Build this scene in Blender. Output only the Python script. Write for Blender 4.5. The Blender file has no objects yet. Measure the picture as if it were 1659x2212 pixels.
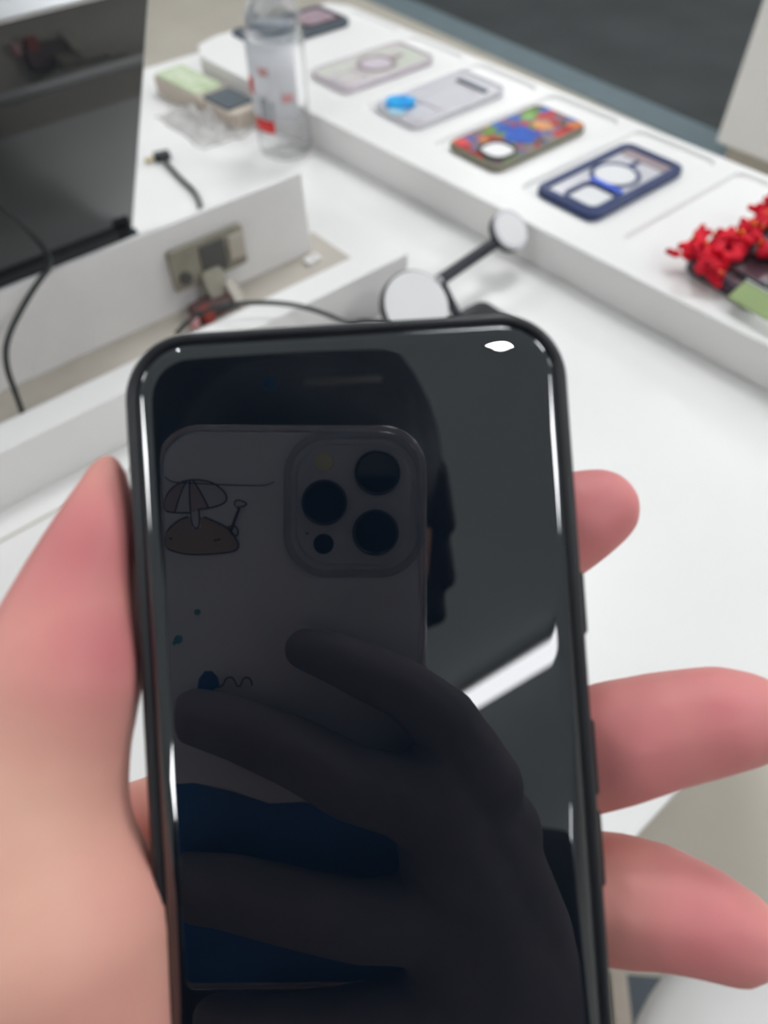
import bpy, bmesh, math, random
import numpy as np
from mathutils import Vector as V, Matrix, noise
random.seed(4)
S = bpy.context.scene
COL = S.collection
# ------------------------------------------------------------------ camera
FPX, CX, CY = 1600.0, 829.5, 1106.0
EYE = V((0, 0, 1.18))
p, a, r = math.radians(50.97), math.radians(50.2), math.radians(.73)
FW = V((math.cos(p)*math.cos(a), math.cos(p)*math.sin(a), -math.sin(p)))
_rt = V((math.sin(a), -math.cos(a), 0)); _dn = FW.cross(_rt)
RT = math.cos(r)*_rt + math.sin(r)*_dn
DN = -math.sin(r)*_rt + math.cos(r)*_dn
def cw(x, y, z): return EYE + RT*x + DN*y + FW*z          # head-relative axes (right, down, forward) -> world
def at(px, py, depth): return cw((px-CX)/FPX*depth, (py-CY)/FPX*depth, depth)
def on(px, py, z):                                         # point on the horizontal plane at world height z
    d = FW + RT*((px-CX)/FPX) + DN*((py-CY)/FPX)
    return EYE + d*((z-EYE.z)/d.z)
cd = bpy.data.cameras.new('camera'); cam = bpy.data.objects.new('camera', cd); COL.objects.link(cam)
m = Matrix.Identity(4)
for i, c in enumerate((RT, -DN, -FW)):
    for j in range(3): m[j][i] = c[j]
m.translation = EYE; cam.matrix_world = m
cd.sensor_fit = 'HORIZONTAL'; cd.sensor_width = 36; cd.lens = 36*FPX/1659
cd.clip_start = .0005; cd.clip_end = 50
cd.dof.use_dof = True; cd.dof.focus_distance = .178; cd.dof.aperture_fstop = 34.72/2.3
S.camera = cam
# ------------------------------------------------------------------ world, exposure
S.view_settings.view_transform = 'Standard'; S.view_settings.look = 'None'
S.view_settings.exposure = -.05; S.view_settings.gamma = 1; S.view_settings.use_curve_mapping = False
w = bpy.data.worlds.new('world'); S.world = w; w.use_nodes = True
w.node_tree.nodes['Background'].inputs[0].default_value = (.8, .88, 1, 1)
w.node_tree.nodes['Background'].inputs[1].default_value = .3
PANEL_W, STRIP_E = 20.5, 8.0
CEIL = 2.9

# ------------------------------------------------------------------ materials
def mat(name, col, rough=.5, metal=0, noise_amt=0, nscale=20, col2=None, **kw):
    M = bpy.data.materials.new(name); M.use_nodes = True; nt = M.node_tree
    b = nt.nodes['Principled BSDF']
    b.inputs['Base Color'].default_value = (*col, 1); b.inputs['Roughness'].default_value = rough
    b.inputs['Metallic'].default_value = metal
    for k, v in kw.items():
        b.inputs[k].default_value = v
    if noise_amt or col2:
        tc = nt.nodes.new('ShaderNodeTexCoord'); n = nt.nodes.new('ShaderNodeTexNoise'); n.inputs['Scale'].default_value = nscale
        n.inputs['Detail'].default_value = 4
        mx = nt.nodes.new('ShaderNodeMix'); mx.data_type = 'RGBA'
        rp = nt.nodes.new('ShaderNodeMapRange'); rp.inputs[1].default_value = .35; rp.inputs[2].default_value = .65
        c2 = col2 or tuple(c*(1-noise_amt) for c in col)
        mx.inputs[6].default_value = (*col, 1); mx.inputs[7].default_value = (*c2, 1)
        nt.links.new(tc.outputs['Object'], n.inputs['Vector']); nt.links.new(n.outputs[0], rp.inputs[0])
        nt.links.new(rp.outputs[0], mx.inputs[0]); nt.links.new(mx.outputs[2], b.inputs['Base Color'])
    return M
def K(**k): return {a_.replace('_', ' '): v for a_, v in k.items()}
def emit(name, col, s):
    M = bpy.data.materials.new(name); M.use_nodes = True; nt = M.node_tree
    b = nt.nodes['Principled BSDF']; b.inputs['Base Color'].default_value = (.8, .8, .8, 1)
    b.inputs['Emission Color'].default_value = (*col, 1); b.inputs['Emission Strength'].default_value = s
    return M
WHITE = mat('white_lacquer', (.80, .79, .78), .35, noise_amt=.02, nscale=6)
WHITE2 = mat('white_plastic', (.80, .79, .79), .4, noise_amt=.02, nscale=40)
CEILM = mat('ceiling_paint', (.76, .86, .93), .8, noise_amt=.04, nscale=3)
WALLM = mat('wall_paint', (.62, .61, .59), .8, noise_amt=.03, nscale=2)
FLOORM = mat('beige_floor', (.53, .49, .42), .65, noise_amt=.07, nscale=5)
BEIGE = mat('beige_laminate', (.50, .46, .40), .5, noise_amt=.06, nscale=30)
MATD = mat('dark_mat', (.052, .060, .063), .5, noise_amt=.25, nscale=4)
MATB = mat('blue_grey_border', (.17, .225, .25), .5, noise_amt=.08, nscale=8)
BLACKTPU = mat('black_rubber', (.012, .014, .020), .38, noise_amt=.2, nscale=60)
FRAMEM = mat('phone_frame', (.035, .038, .048), .25, metal=.6, noise_amt=.1, nscale=80)
GLASS = mat('black_screen_glass', (.0045, .0085, .0155), .012, noise_amt=.1, nscale=50,
            **{'IOR': 1.68, 'Coat Weight': 1.0, 'Coat Roughness': .005, 'Coat IOR': 1.6})
BLACKG = mat('black_gloss', (.022, .027, .032), .05, noise_amt=.1, nscale=20, **{'IOR': 1.6, 'Coat Weight': .6, 'Coat Roughness': .03})
BLACKP = mat('black_plastic', (.018, .02, .024), .4, noise_amt=.2, nscale=40)
CABLE = mat('black_cable', (.035, .04, .042), .5, noise_amt=.2, nscale=40)
SILVER = mat('silver_edge', (.6, .61, .63), .3, metal=.7, noise_amt=.05)
BACKM = mat('grey_phone_back', (.64, .65, .72), .35, noise_amt=.06, nscale=30)
ISLAND = mat('camera_island_glass', (.46, .47, .54), .2, noise_amt=.05, nscale=30)
LENS = mat('lens_glass', (.004, .01, .018), .03, noise_amt=.1)
LENSR = mat('lens_ring', (.08, .085, .11), .3, metal=.8, noise_amt=.1)
CLEAR = mat('clear_case_plastic', (.75, .76, .82), .12, noise_amt=.02, **{'Transmission Weight': .85, 'IOR': 1.45})
FLASHM = mat('flash_lens', (.55, .50, .33), .3, noise_amt=.1)
INK = mat('print_ink_dark', (.035, .03, .055), .6, noise_amt=.1)
INKO = mat('print_ink_sand', (.36, .27, .22), .6, noise_amt=.15)
INKR = mat('print_ink_coral', (.40, .31, .32), .6, noise_amt=.15)
INKW = mat('print_ink_pale', (.50, .51, .58), .6, noise_amt=.1)
INKB = mat('print_ink_blue', (.01, .12, .38), .5, noise_amt=.4, nscale=30)
INKT = mat('print_ink_teal', (.02, .30, .38), .5, noise_amt=.3)
SKIN = mat('skin', (.90, .52, .40), .5, nscale=22, col2=(.84, .38, .33), **{'Subsurface Weight': .12, 'Subsurface Scale': .004, 'Specular IOR Level': .3})
_nt = SKIN.node_tree; _b = _nt.nodes['Principled BSDF']; _src = _b.inputs['Base Color'].links[0].from_socket
_at = _nt.nodes.new('ShaderNodeAttribute'); _at.attribute_name = 'blush'
_mx = _nt.nodes.new('ShaderNodeMix'); _mx.data_type = 'RGBA'; _mx.inputs[7].default_value = (.72, .23, .25, 1)
_mm = _nt.nodes.new('ShaderNodeMath'); _mm.operation = 'MULTIPLY'; _mm.inputs[1].default_value = .95
_nt.links.new(_at.outputs['Fac'], _mm.inputs[0]); _nt.links.new(_mm.outputs[0], _mx.inputs[0]); _nt.links.new(_src, _mx.inputs[6]); _nt.links.new(_mx.outputs[2], _b.inputs['Base Color'])
HAIR = mat('dark_hair', (.012, .012, .016), .6, noise_amt=.5, nscale=60)
JACKET = mat('black_jacket', (.014, .014, .018), .8, noise_amt=.3, nscale=30)
TROUS = mat('dark_trousers', (.02, .022, .035), .85, noise_amt=.3, nscale=30)
EYEW = mat('eye_white', (.7, .7, .7), .2, noise_amt=.03)
LIPM = mat('lips', (.5, .16, .14), .5, noise_amt=.1)
BOTTLE = mat('clear_bottle_plastic', (.96, .97, .98), .05, noise_amt=.01, **{'Transmission Weight': 1.0, 'IOR': 1.12, 'Alpha': .55})
LABELM = mat('milky_label', (.72, .73, .77), .4, noise_amt=.03, **{'Alpha': .75})
RED = mat('red_print', (.72, .03, .03), .4, noise_amt=.15)
RED2 = mat('pale_red_print', (.62, .32, .33), .4, noise_amt=.15)
GREYP = mat('grey_print', (.38, .40, .43), .5, noise_amt=.2)
NAVY = mat('navy_case', (.022, .042, .14), .4, noise_amt=.15)
BRIGHTB = mat('bright_blue', (.05, .13, .75), .3, noise_amt=.2)
CLEARB = mat('clear_case_back', (.62, .61, .65), .2, noise_amt=.05, nscale=40)
CLEARP = mat('pinkish_clear_back', (.62, .56, .57), .2, nscale=25, col2=(.60, .63, .55))
GREYR = mat('grey_magnet_ring', (.22, .21, .22), .4, noise_amt=.1)
PINKR = mat('mauve_magnet_ring', (.33, .26, .28), .4, noise_amt=.1)
LILAC = mat('pale_lilac', (.62, .56, .61), .3, noise_amt=.1)
BLUEF = mat('blue_flower', (.01, .25, .75), .3, nscale=60, col2=(.02, .42, .85))
PALEB = mat('pale_blue_flower', (.40, .68, .82), .3, noise_amt=.1)
KHAKI = mat('khaki_edge', (.22, .21, .15), .5, noise_amt=.1)
PLUM = mat('plum_black', (.05, .03, .05), .3, noise_amt=.3)
PINKW = mat('pinkish_window', (.45, .33, .38), .3, noise_amt=.3, nscale=60)
GREENC = mat('pale_green_case', (.42, .52, .30), .4, nscale=60, col2=(.62, .68, .52))
SANDC = mat('sand_edge', (.52, .45, .38), .5, noise_amt=.1)
SLATE = mat('slate_face', (.06, .08, .10), .4, noise_amt=.1)
BAGM = mat('clear_bag', (.88, .86, .85), .15, noise_amt=.04, nscale=50, **{'Transmission Weight': .5, 'IOR': 1.15, 'Alpha': .6})
SOCK = mat('socket_beige', (.34, .32, .26), .5, noise_amt=.25, nscale=40)
SOCKD = mat('socket_dark', (.09, .09, .09), .5, noise_amt=.2)
MAROON = mat('maroon_plastic', (.10, .05, .05), .5, noise_amt=.3, nscale=50)
REDF = mat('red_fabric', (.78, .012, .035), .6, nscale=60, col2=(.42, .004, .02), **{'Specular IOR Level': .2})
GOLD = mat('orange_sequin', (.95, .28, .04), .15, metal=.7, noise_amt=.2)
GREENT = mat('green_card', (.24, .33, .11), .5, noise_amt=.06)
BRASS = mat('brass', (.7, .6, .4), .3, metal=.6, noise_amt=.1)
PADG = mat('white_pad', (.72, .72, .73), .5, noise_amt=.02)

# ------------------------------------------------------------------ helpers
def link(name, me, M, parent=None, smooth=False, mw=None):
    o = bpy.data.objects.new(name, me); COL.objects.link(o)
    if M: me.materials.append(M)
    if smooth:
        for f in me.polygons: f.use_smooth = True
    if parent is not None:
        o.parent = parent
    if mw is not None: o.matrix_basis = mw
    return o
def pyd(name, vs, fs, M, parent=None, smooth=False, mw=None):
    me = bpy.data.meshes.new(name); me.from_pydata([tuple(v) for v in vs], [], fs)
    bm = bmesh.new(); bm.from_mesh(me); bmesh.ops.recalc_face_normals(bm, faces=bm.faces); bm.to_mesh(me); bm.free()
    return link(name, me, M, parent, smooth, mw)
def bmo(name, bm, M, parent=None, smooth=False, mw=None):
    me = bpy.data.meshes.new(name); bm.to_mesh(me); bm.free()
    return link(name, me, M, parent, smooth, mw)
def tag(o, label=None, cat=None, group=None, kind=None):
    if label: o['label'] = label
    if cat: o['category'] = cat
    if group: o['group'] = group
    if kind: o['kind'] = kind
    return o
def empty(name, mw, label, cat, group=None):
    o = bpy.data.objects.new(name, None); COL.objects.link(o); o.empty_display_size = .02
    o.matrix_world = mw if isinstance(mw, Matrix) else Matrix.Translation(V(mw))
    return tag(o, label, cat, group)
def box(name, x0, x1, y0, y1, z0, z1, M, parent=None, bev=0, mw=None):
    bm = bmesh.new(); bmesh.ops.create_cube(bm, size=1)
    for v in bm.verts:
        v.co = V(((x0+x1)/2+v.co.x*(x1-x0), (y0+y1)/2+v.co.y*(y1-y0), (z0+z1)/2+v.co.z*(z1-z0)))
    if bev: bmesh.ops.bevel(bm, geom=bm.edges[:], offset=bev, segments=2, profile=.6, affect='EDGES')
    return bmo(name, bm, M, parent, False, mw)
def rr(w, h, rad, inset=0, n=8, cx=0, cy=0):
    w2, h2, q = w/2-inset, h/2-inset, max(rad-inset, .0002); out = []
    q = min(q, w2, h2)
    for k, (sx, sy) in enumerate(((1, 1), (-1, 1), (-1, -1), (1, -1))):
        for i in range(n+1):
            t = math.pi/2*(k+i/n)
            out.append((cx+sx*(w2-q)+q*math.cos(t), cy+sy*(h2-q)+q*math.sin(t)))
    return out
def loft(name, w, h, rad, rings, M, parent=None, smooth=False, n=8, cx=0, cy=0, mw=None, closed=False):
    """rings: (inset, z); the first and last ring are capped unless closed (a frame)"""
    vs, fs = [], []
    L = 4*(n+1)
    for ins, z in rings: vs += [(x, y, z) for x, y in rr(w, h, rad, ins, n, cx, cy)]
    R = len(rings)
    for k in range(R if closed else R-1):
        k2 = (k+1) % R
        for i in range(L):
            j = (i+1) % L; fs.append((k*L+i, k*L+j, k2*L+j, k2*L+i))
    if not closed:
        fs.append(tuple(range(L))[::-1]); fs.append(tuple(range((R-1)*L, R*L)))
    o = pyd(name, vs, fs, M, parent, smooth, mw)
    return o
def slab(name, w, h, rad, z0, z1, M, parent=None, bev=.0006, **k):
    return loft(name, w, h, rad, [(bev, z0), (0, z0+bev), (0, z1-bev), (bev, z1)], M, parent, **k)
def ring(name, w, h, rad, t, z0, z1, M, parent=None, bev=.0004, **k):
    return loft(name, w, h, rad, [(0, z0+bev), (0, z1-bev), (bev, z1), (t-bev, z1), (t, z1-bev), (t, z0+bev), (t-bev, z0), (bev, z0)], M, parent, closed=True, **k)
def disc(name, c, rad, z0, z1, M, parent=None, n=28, bev=.0003, mw=None):
    return slab(name, 2*rad, 2*rad, rad, z0, z1, M, parent, bev, n=n//4, cx=c[0], cy=c[1], mw=mw)
def ring_c(name, c, rad, t, z0, z1, M, parent=None, mw=None):
    return ring(name, 2*rad, 2*rad, rad, t, z0, z1, M, parent, cx=c[0], cy=c[1], mw=mw)
def tube(name, pts, rad, M, parent=None, res=6, cyc=False):
    cu = bpy.data.curves.new(name, 'CURVE'); cu.dimensions = '3D'; cu.bevel_depth = rad; cu.bevel_resolution = 3
    cu.resolution_u = res; cu.use_fill_caps = True
    sp = cu.splines.new('NURBS'); sp.points.add(len(pts)-1)
    for q, pt in zip(sp.points, pts): q.co = (*pt, 1)
    sp.use_endpoint_u = True; sp.order_u = 3; sp.use_cyclic_u = cyc
    tmp = bpy.data.objects.new('t', cu); COL.objects.link(tmp)
    dg = bpy.context.evaluated_depsgraph_get(); dg.update()
    me = bpy.data.meshes.new_from_object(tmp.evaluated_get(dg)); bpy.data.objects.remove(tmp); bpy.data.curves.remove(cu)
    me.name = name; me.materials.clear()
    return link(name, me, M, parent, True)
def lathe(name, prof, M, parent=None, n=32, mw=None, cap=True, smooth=True):
    vs, fs = [], []
    for rad, z in prof:
        vs += [(rad*math.cos(2*math.pi*i/n), rad*math.sin(2*math.pi*i/n), z) for i in range(n)]
    for k in range(len(prof)-1):
        for i in range(n):
            j = (i+1) % n; fs.append((k*n+i, k*n+j, (k+1)*n+j, (k+1)*n+i))
    if cap: fs += [tuple(range(n))[::-1], tuple(range((len(prof)-1)*n, len(prof)*n))]
    return pyd(name, vs, fs, M, parent, smooth, mw)
def prism(name, pts, z0, z1, M, parent=None, mw=None):
    n = len(pts); vs = [(x, y, z0) for x, y in pts]+[(x, y, z1) for x, y in pts]
    fs = [tuple(range(n))[::-1], tuple(range(n, 2*n))]+[(i, (i+1) % n, n+(i+1) % n, n+i) for i in range(n)]
    return pyd(name, vs, fs, M, parent, False, mw)
ICO = {}
for k_ in (2, 3, 4):
    b_ = bmesh.new(); bmesh.ops.create_icosphere(b_, subdivisions=k_, radius=1)
    ICO[k_] = (np.array([v.co[:] for v in b_.verts]), np.array([[v.index for v in f.verts] for f in b_.faces])); b_.free()
def blob_mesh(chains, voxel, smooth=8, extra=()):
    """chains of (point, radius): densely packed spheres fused into one continuous surface"""
    vs, fs, off = [], [], 0
    def sph(c, rr_):
        nonlocal off
        T_ = ICO[3] if rr_ > .012 else ICO[2]
        vs.append(T_[0]*rr_+np.array(c)); fs.append(T_[1]+off); off += len(T_[0])
    for ch in chains:
        for (p0, r0), (p1, r1) in zip(ch, ch[1:]):
            n = max(1, int((p1-p0).length/(min(r0, r1)*.22)))
            for i in range(n+1): sph(p0.lerp(p1, i/n), r0+(r1-r0)*i/n)
    for mt in extra:   # matrices of ellipsoids
        A_ = np.array(mt); vs.append(ICO[4][0] @ A_[:3, :3].T+A_[:3, 3]); fs.append(ICO[4][1]+off); off += len(ICO[4][0])
    VV, FF = np.concatenate(vs), np.concatenate(fs)
    me = bpy.data.meshes.new('b'); me.vertices.add(len(VV)); me.vertices.foreach_set('co', VV.astype('f').ravel())
    me.loops.add(FF.size); me.loops.foreach_set('vertex_index', FF.astype('i').ravel())
    me.polygons.add(len(FF)); me.polygons.foreach_set('loop_start', np.arange(0, FF.size, 3, dtype='i')); me.update(calc_edges=True)
    o = bpy.data.objects.new('b', me); COL.objects.link(o)
    md = o.modifiers.new('r', 'REMESH'); md.mode = 'VOXEL'; md.voxel_size = voxel
    ms = o.modifiers.new('s', 'SMOOTH'); ms.iterations = smooth; ms.factor = .5
    dg = bpy.context.evaluated_depsgraph_get(); dg.update()
    me2 = bpy.data.meshes.new_from_object(o.evaluated_get(dg)); bpy.data.objects.remove(o); bpy.data.meshes.remove(me)
    return me2
def join_meshes(name, mes, M, parent=None, mw=None):
    bm = bmesh.new()
    for me in mes: bm.from_mesh(me)
    return bmo(name, bm, M, parent, True, mw)

# ------------------------------------------------------------------ mirror plane of the held phone
NC = V((-18/FPX, 44/FPX, 1)).normalized(); PD = .112
def plane_cam(px, py):
    d = V(((px-CX)/FPX, (py-CY)/FPX, 1)); return d*(PD/NC.dot(d))
def refl_dir(px, py):
    d = V(((px-CX)/FPX, (py-CY)/FPX, 1)); d = d-2*d.dot(NC)*NC
    return RT*d.x+DN*d.y+FW*d.z
def ceiling_hit(px, py, h=CEIL):
    d = refl_dir(px, py); q = at(px, py, .112); return q+d*((h-q.z)/d.z)
def back(px, py, z=0.):                                    # camera-side point whose image in the glass is (px,py)
    d = V(((px-CX)/FPX, (py-CY)/FPX, 1))
    u = d-2*NC.dot(d)*NC; b = 2*PD*NC
    t = (z-b.z)/u.z; q = u*t+b
    return q                                               # (right, down, forward) of the eye

# ------------------------------------------------------------------ setting
X0, X1, Y0, Y1 = -3.6, 6.4, -3.6, 6.4
tag(box('floor', X0, X1, Y0, Y1, -.1, 0, FLOORM), kind='structure')
tag(box('ceiling', X0, X1, Y0, Y1, CEIL, CEIL+.1, CEILM), kind='structure')
tag(box('wall_left', X0-.1, X0, Y0, Y1, 0, CEIL, WALLM), kind='structure')
tag(box('wall_right', X1, X1+.1, Y0, Y1, 0, CEIL, WALLM), kind='structure')
tag(box('wall_front', X0, X1, Y1, Y1+.1, 0, CEIL, WALLM), kind='structure')
tag(box('wall_back', X0, X1, Y0-.1, Y0, 0, CEIL, WALLM), kind='structure')
# ceiling lamps; the square panels are unseen, added to light the room
def panel(x, y, w_, d_, label, e=PANEL_W):
    t = empty('added_ceiling_panel', (x, y, CEIL), label, 'ceiling light', 'flat square panel lamps added on the ceiling for light')
    ring('added_panel_frame', w_+.04, d_+.04, .01, .025, -.025, 0, WHITE2, t, bev=.002, n=2)
    slab('diffuser', w_, d_, .004, -.018, -.004, EM, t, bev=.001, n=2)
EM = emit('added_panel_diffuser', (.97, .985, 1), PANEL_W)
for x, y, where in ((1.4, 3.2, 'above the floor beyond the far end of the counter'), (3.8, 3.2, 'above the far part of the dark mat'), (1.4, 1.0, 'nearest above the plinth of phone cases'),
                    (3.8, 1.0, 'above the tall white cabinet'), (3.4, -1.6, 'in the corner behind the cabinet'), (1.0, -1.9, 'above the floor behind the stool'),
                    (-1.9, 2.9, 'far left beyond the counter'), (-2.3, .7, 'left of the counter, near the left wall'), (2.3, -.5, 'above the floor right of the stool'), (-2.5, -1.5, 'behind the person at the left wall')):  # last two added as fill for the trough's back panel
    panel(x, y, .6, .6, 'unseen, added square white ceiling panel lamp '+where)
def strip(pa, pb, wd, label):
    d = pb-pa; L = d.length; ang = math.atan2(d.y, d.x)
    t = empty('linear_lamp', Matrix.Translation(V(((pa.x+pb.x)/2, (pa.y+pb.y)/2, CEIL))) @ Matrix.Rotation(ang, 4, 'Z'), label, 'ceiling light')
    slab('housing', L+.02, wd+.03, .01, -.03, 0, WHITE2, t, bev=.003, n=2)
    slab('diffuser', L, wd, wd/2, -.045, -.028, EMS, t, bev=.004, n=4)
EMS = emit('strip_diffuser', (.95, .96, 1), STRIP_E)
A, B = ceiling_hit(930, 1550), ceiling_hit(1232, 1366)
strip(A+(A-B)*.6, B+(B-A)*.10, .088, 'long white tube lamp on the ceiling, mirrored in the phone glass')
A, B = ceiling_hit(1200, 1862), ceiling_hit(1268, 1812)
strip(A+(A-B)*3, B+(B-A)*1.5, .075, 'second white tube lamp on the ceiling, behind the dark shoulder in the mirror image')
# small bright spot lamps whose glints sit on the rim of the phone
def spot(pt, label):
    t = empty('spot_lamp', (pt.x, pt.y, CEIL), label, 'ceiling light', 'round spot lamps in the ceiling')
    lathe('bezel', [(.035, 0), (.05, 0), (.05, -.008), (.036, -.012)], WHITE2, t, cap=False)
    disc('lamp_lens', (0, 0), .036, -.008, -.003, EMSP, t)
EMSP = emit('spot_lens', (.9, .96, 1), 120.0)
spot(ceiling_hit(1083, 722), 'small round spot lamp in the ceiling, right above the counter edge')
spot(V((-.2, .95, CEIL)), 'small round spot lamp in the ceiling, above the tablet')

# dark floor mat with a blue grey border
t = empty('entrance_mat', Matrix.Translation((2.438, 1.2, 0)) @ Matrix.Rotation(math.radians(-3.3), 4, 'Z'), 'large dark grey floor mat with a blue grey border behind the white counter', 'mat')
box('border', 0, .15, -.06, 4.6, 0, .006, MATB, t)
box('mat_field', .15, 3.4, -.06, 4.6, 0, .008, MATD, t)
c0 = on(1350, 2106, 0)
t = empty('floor_mat', (c0.x, c0.y, 0), 'small dark mat with a pale edge on the floor beside the round stool', 'mat')
u1 = on(1362, 2212, 0)-c0
t.matrix_world = Matrix.Translation(c0) @ Matrix.Rotation(math.atan2(u1.y, u1.x), 4, 'Z')
box('mat_field', 0, .7, 0, .4, 0, .006, SLATE, t)
box('border', 0, .7, -.022, 0, 0, .009, SANDC, t)
# white cabinet on the right
c0 = on(1547, 306, .10)
t = empty('display_cabinet', (c0.x, c0.y, 0), 'tall white cabinet on a beige plinth at the right behind the counter', 'cabinet')
box('plinth', .03, .75, -1.2, -.03, 0, .10, BEIGE, t)
box('body', 0, .78, -1.23, 0, .10, 1.5, WHITE, t, bev=.003)
box('cabinet_top', -.01, .79, -1.24, .01, 1.5, 1.53, WHITE2, t, bev=.003)

# ------------------------------------------------------------------ display table
TZ, RZ = .75, .79
t = empty('display_table', (0, 0, 0), 'long white lacquered shop counter carrying phone cases and chargers', 'table')
box('tabletop', -1.2, .82, .002, 1.135, TZ-.05, TZ, WHITE, t, bev=.004)
box('base_cabinet', -1.1, .78, .06, 1.08, .08, TZ-.05, WHITE2, t)
box('plinth', -1.05, .74, .10, 1.04, 0, .08, BEIGE, t)
tag(pyd('seam_line', [V((-.6, .428, TZ+.0002)), V((.3, .428, TZ+.0002)), V((.3, .430, TZ+.0002)), V((-.6, .430, TZ+.0002)), V((-.6, .428, TZ+.0006)), V((.3, .428, TZ+.0006)), V((.3, .430, TZ+.0006)), V((-.6, .430, TZ+.0006))],
    [(0, 1, 2, 3), (4, 5, 6, 7), (0, 1, 5, 4), (1, 2, 6, 5), (2, 3, 7, 6), (3, 0, 4, 7)], BEIGE, t))
# riser with recessed trays
fx0, fx1 = .566, .530            # front edge: near end, far end
t = empty('display_riser', (0, 0, TZ+.0004), 'low white plinth with recessed trays holding the phone cases', 'display stand')
TRAYS = [-.10, .034, .168, .300, .432, .564, .694, .826, .958]
def frx(y): return fx0+(fx1-fx0)*(y+.15)/1.20
bm = bmesh.new()
far = 1.065
out = [(frx(-.2), -.2), (.812, -.2), (.806, far-.03), (.79, far), (frx(far)+.06, far), (frx(far)+.02, far-.012), (frx(far), far-.05)]
n = len(out)
vs = [(x, y, 0) for x, y in out]+[(x, y, RZ-TZ) for x, y in out]
fs = [tuple(range(n))[::-1], tuple(range(n, 2*n))]+[(i, (i+1) % n, n+(i+1) % n, n+i) for i in range(n)]
body = pyd('riser_body', vs, fs, WHITE, t)
cb = bmesh.new()
for y in TRAYS:
    L = 2*9*2
    q0 = [cb.verts.new((x, yy, RZ-TZ-.004)) for x, yy in rr(.205, .104, .012, 0, 6, .695, y)]
    q1 = [cb.verts.new((x, yy, RZ-TZ+.01)) for x, yy in rr(.209, .108, .014, 0, 6, .695, y)]
    cb.faces.new(q0[::-1]); cb.faces.new(q1)
    for i in range(len(q0)):
        j = (i+1) % len(q0); cb.faces.new((q0[i], q0[j], q1[j], q1[i]))
cut = bmo('c', cb, None)
bv = body.modifiers.new('b', 'BOOLEAN'); bv.object = cut; bv.operation = 'DIFFERENCE'; bv.solver = 'EXACT'
cut.location = (0, 0, TZ)
bb = body.modifiers.new('v', 'BEVEL'); bb.width = .002; bb.segments = 2; bb.limit_method = 'ANGLE'
dg = bpy.context.evaluated_depsgraph_get(); dg.update()
me = bpy.data.meshes.new_from_object(body.evaluated_get(dg)); body.modifiers.clear(); body.data = me
bpy.data.objects.remove(cut)
# the table's right end has to carry the near end of the plinth
body.data.name = 'riser_body'

# ------------------------------------------------------------------ phone cases on the plinth (camera end towards the table front)
CASEG = 'phone cases laid out on the white plinth'
def case_frame(name, y, label, x=.676, rot=0, z=RZ-.0038):
    # local: X along the case (camera end at -X), Y across, Z up
    return empty(name, Matrix.Translation((x, y, z)) @ Matrix.Rotation(math.radians(rot), 4, 'Z'), label, 'phone case', CASEG)
ZB = .009
# 1 navy
t = case_frame('phone_case', .430, 'navy blue phone case with clear back and square camera opening')
ring('frame', .154, .080, .012, .0100, 0, ZB, NAVY, t, bev=.0012, n=3)
slab('back_plate', .139, .065, .006, ZB-.004, ZB-.0028, CLEARB, t, n=4)
slab('end_tab', .016, .060, .004, ZB-.0029, ZB-.0020, PINKR, t, cx=.060, n=3)
ring('camera_surround', .047, .045, .012, .0045, ZB-.003, ZB+.0012, NAVY, t, cx=-.047, cy=-.0115)
slab('camera_window', .038, .036, .008, ZB-.0035, ZB-.0018, PADG, t, cx=-.047, cy=-.0115)
slab('accent_bar', .007, .040, .002, ZB-.001, ZB+.0022, BRIGHTB, t, cx=-.0215, cy=-.010)
ring_c('magnet_ring', (.009, .002), .027, .005, ZB-.003, ZB-.0015, NAVY, t)
disc('magnet_centre', (.009, .002), .022, ZB-.003, ZB-.002, PADG, t)
slab('magnet_tail', .017, .006, .002, ZB-.003, ZB-.0014, NAVY, t, cx=.042, cy=.003)
# 2 graffiti
GR = bpy.data.materials.new('graffiti_print'); GR.use_nodes = True; nt = GR.node_tree; b = nt.nodes['Principled BSDF']
tc = nt.nodes.new('ShaderNodeTexCoord'); nz = nt.nodes.new('ShaderNodeTexNoise'); nz.inputs['Scale'].default_value = 60
mp = nt.nodes.new('ShaderNodeMix'); mp.data_type = 'RGBA'; mp.inputs[0].default_value = .015
vo = nt.nodes.new('ShaderNodeTexVoronoi'); vo.inputs['Scale'].default_value = 75
cr = nt.nodes.new('ShaderNodeValToRGB'); cr.color_ramp.interpolation = 'CONSTANT'
cols = [(.35, .02, .02), (.50, .04, .03), (.62, .20, .04), (.05, .13, .42), (.14, .26, .06), (.22, .12, .16), (.16, .05, .14), (.10, .09, .08), (.06, .12, .34), (.24, .20, .2)]
for i, c in enumerate(cols):
    e = cr.color_ramp.elements[i] if i < 2 else cr.color_ramp.elements.new(i/len(cols))
    e.position = i/len(cols); e.color = (*c, 1)
sp = nt.nodes.new('ShaderNodeSeparateColor')
nt.links.new(tc.outputs['Object'], nz.inputs['Vector']); nt.links.new(tc.outputs['Object'], mp.inputs[6]); nt.links.new(nz.outputs[1], mp.inputs[7])
nt.links.new(mp.outputs[2], vo.inputs['Vector']); nt.links.new(vo.outputs['Color'], sp.inputs[0]); nt.links.new(sp.outputs[0], cr.inputs[0])
nt.links.new(cr.outputs[0], b.inputs['Base Color']); b.inputs['Roughness'].default_value = .65
t = case_frame('phone_case', .563, 'phone case covered in a many-coloured graffiti print with a big blue patch')
slab('frame', .154, .079, .013, 0, ZB, KHAKI, t, bev=.002)
slab('printed_back', .150, .075, .011, ZB-.001, ZB+.0004, GR, t)
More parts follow.
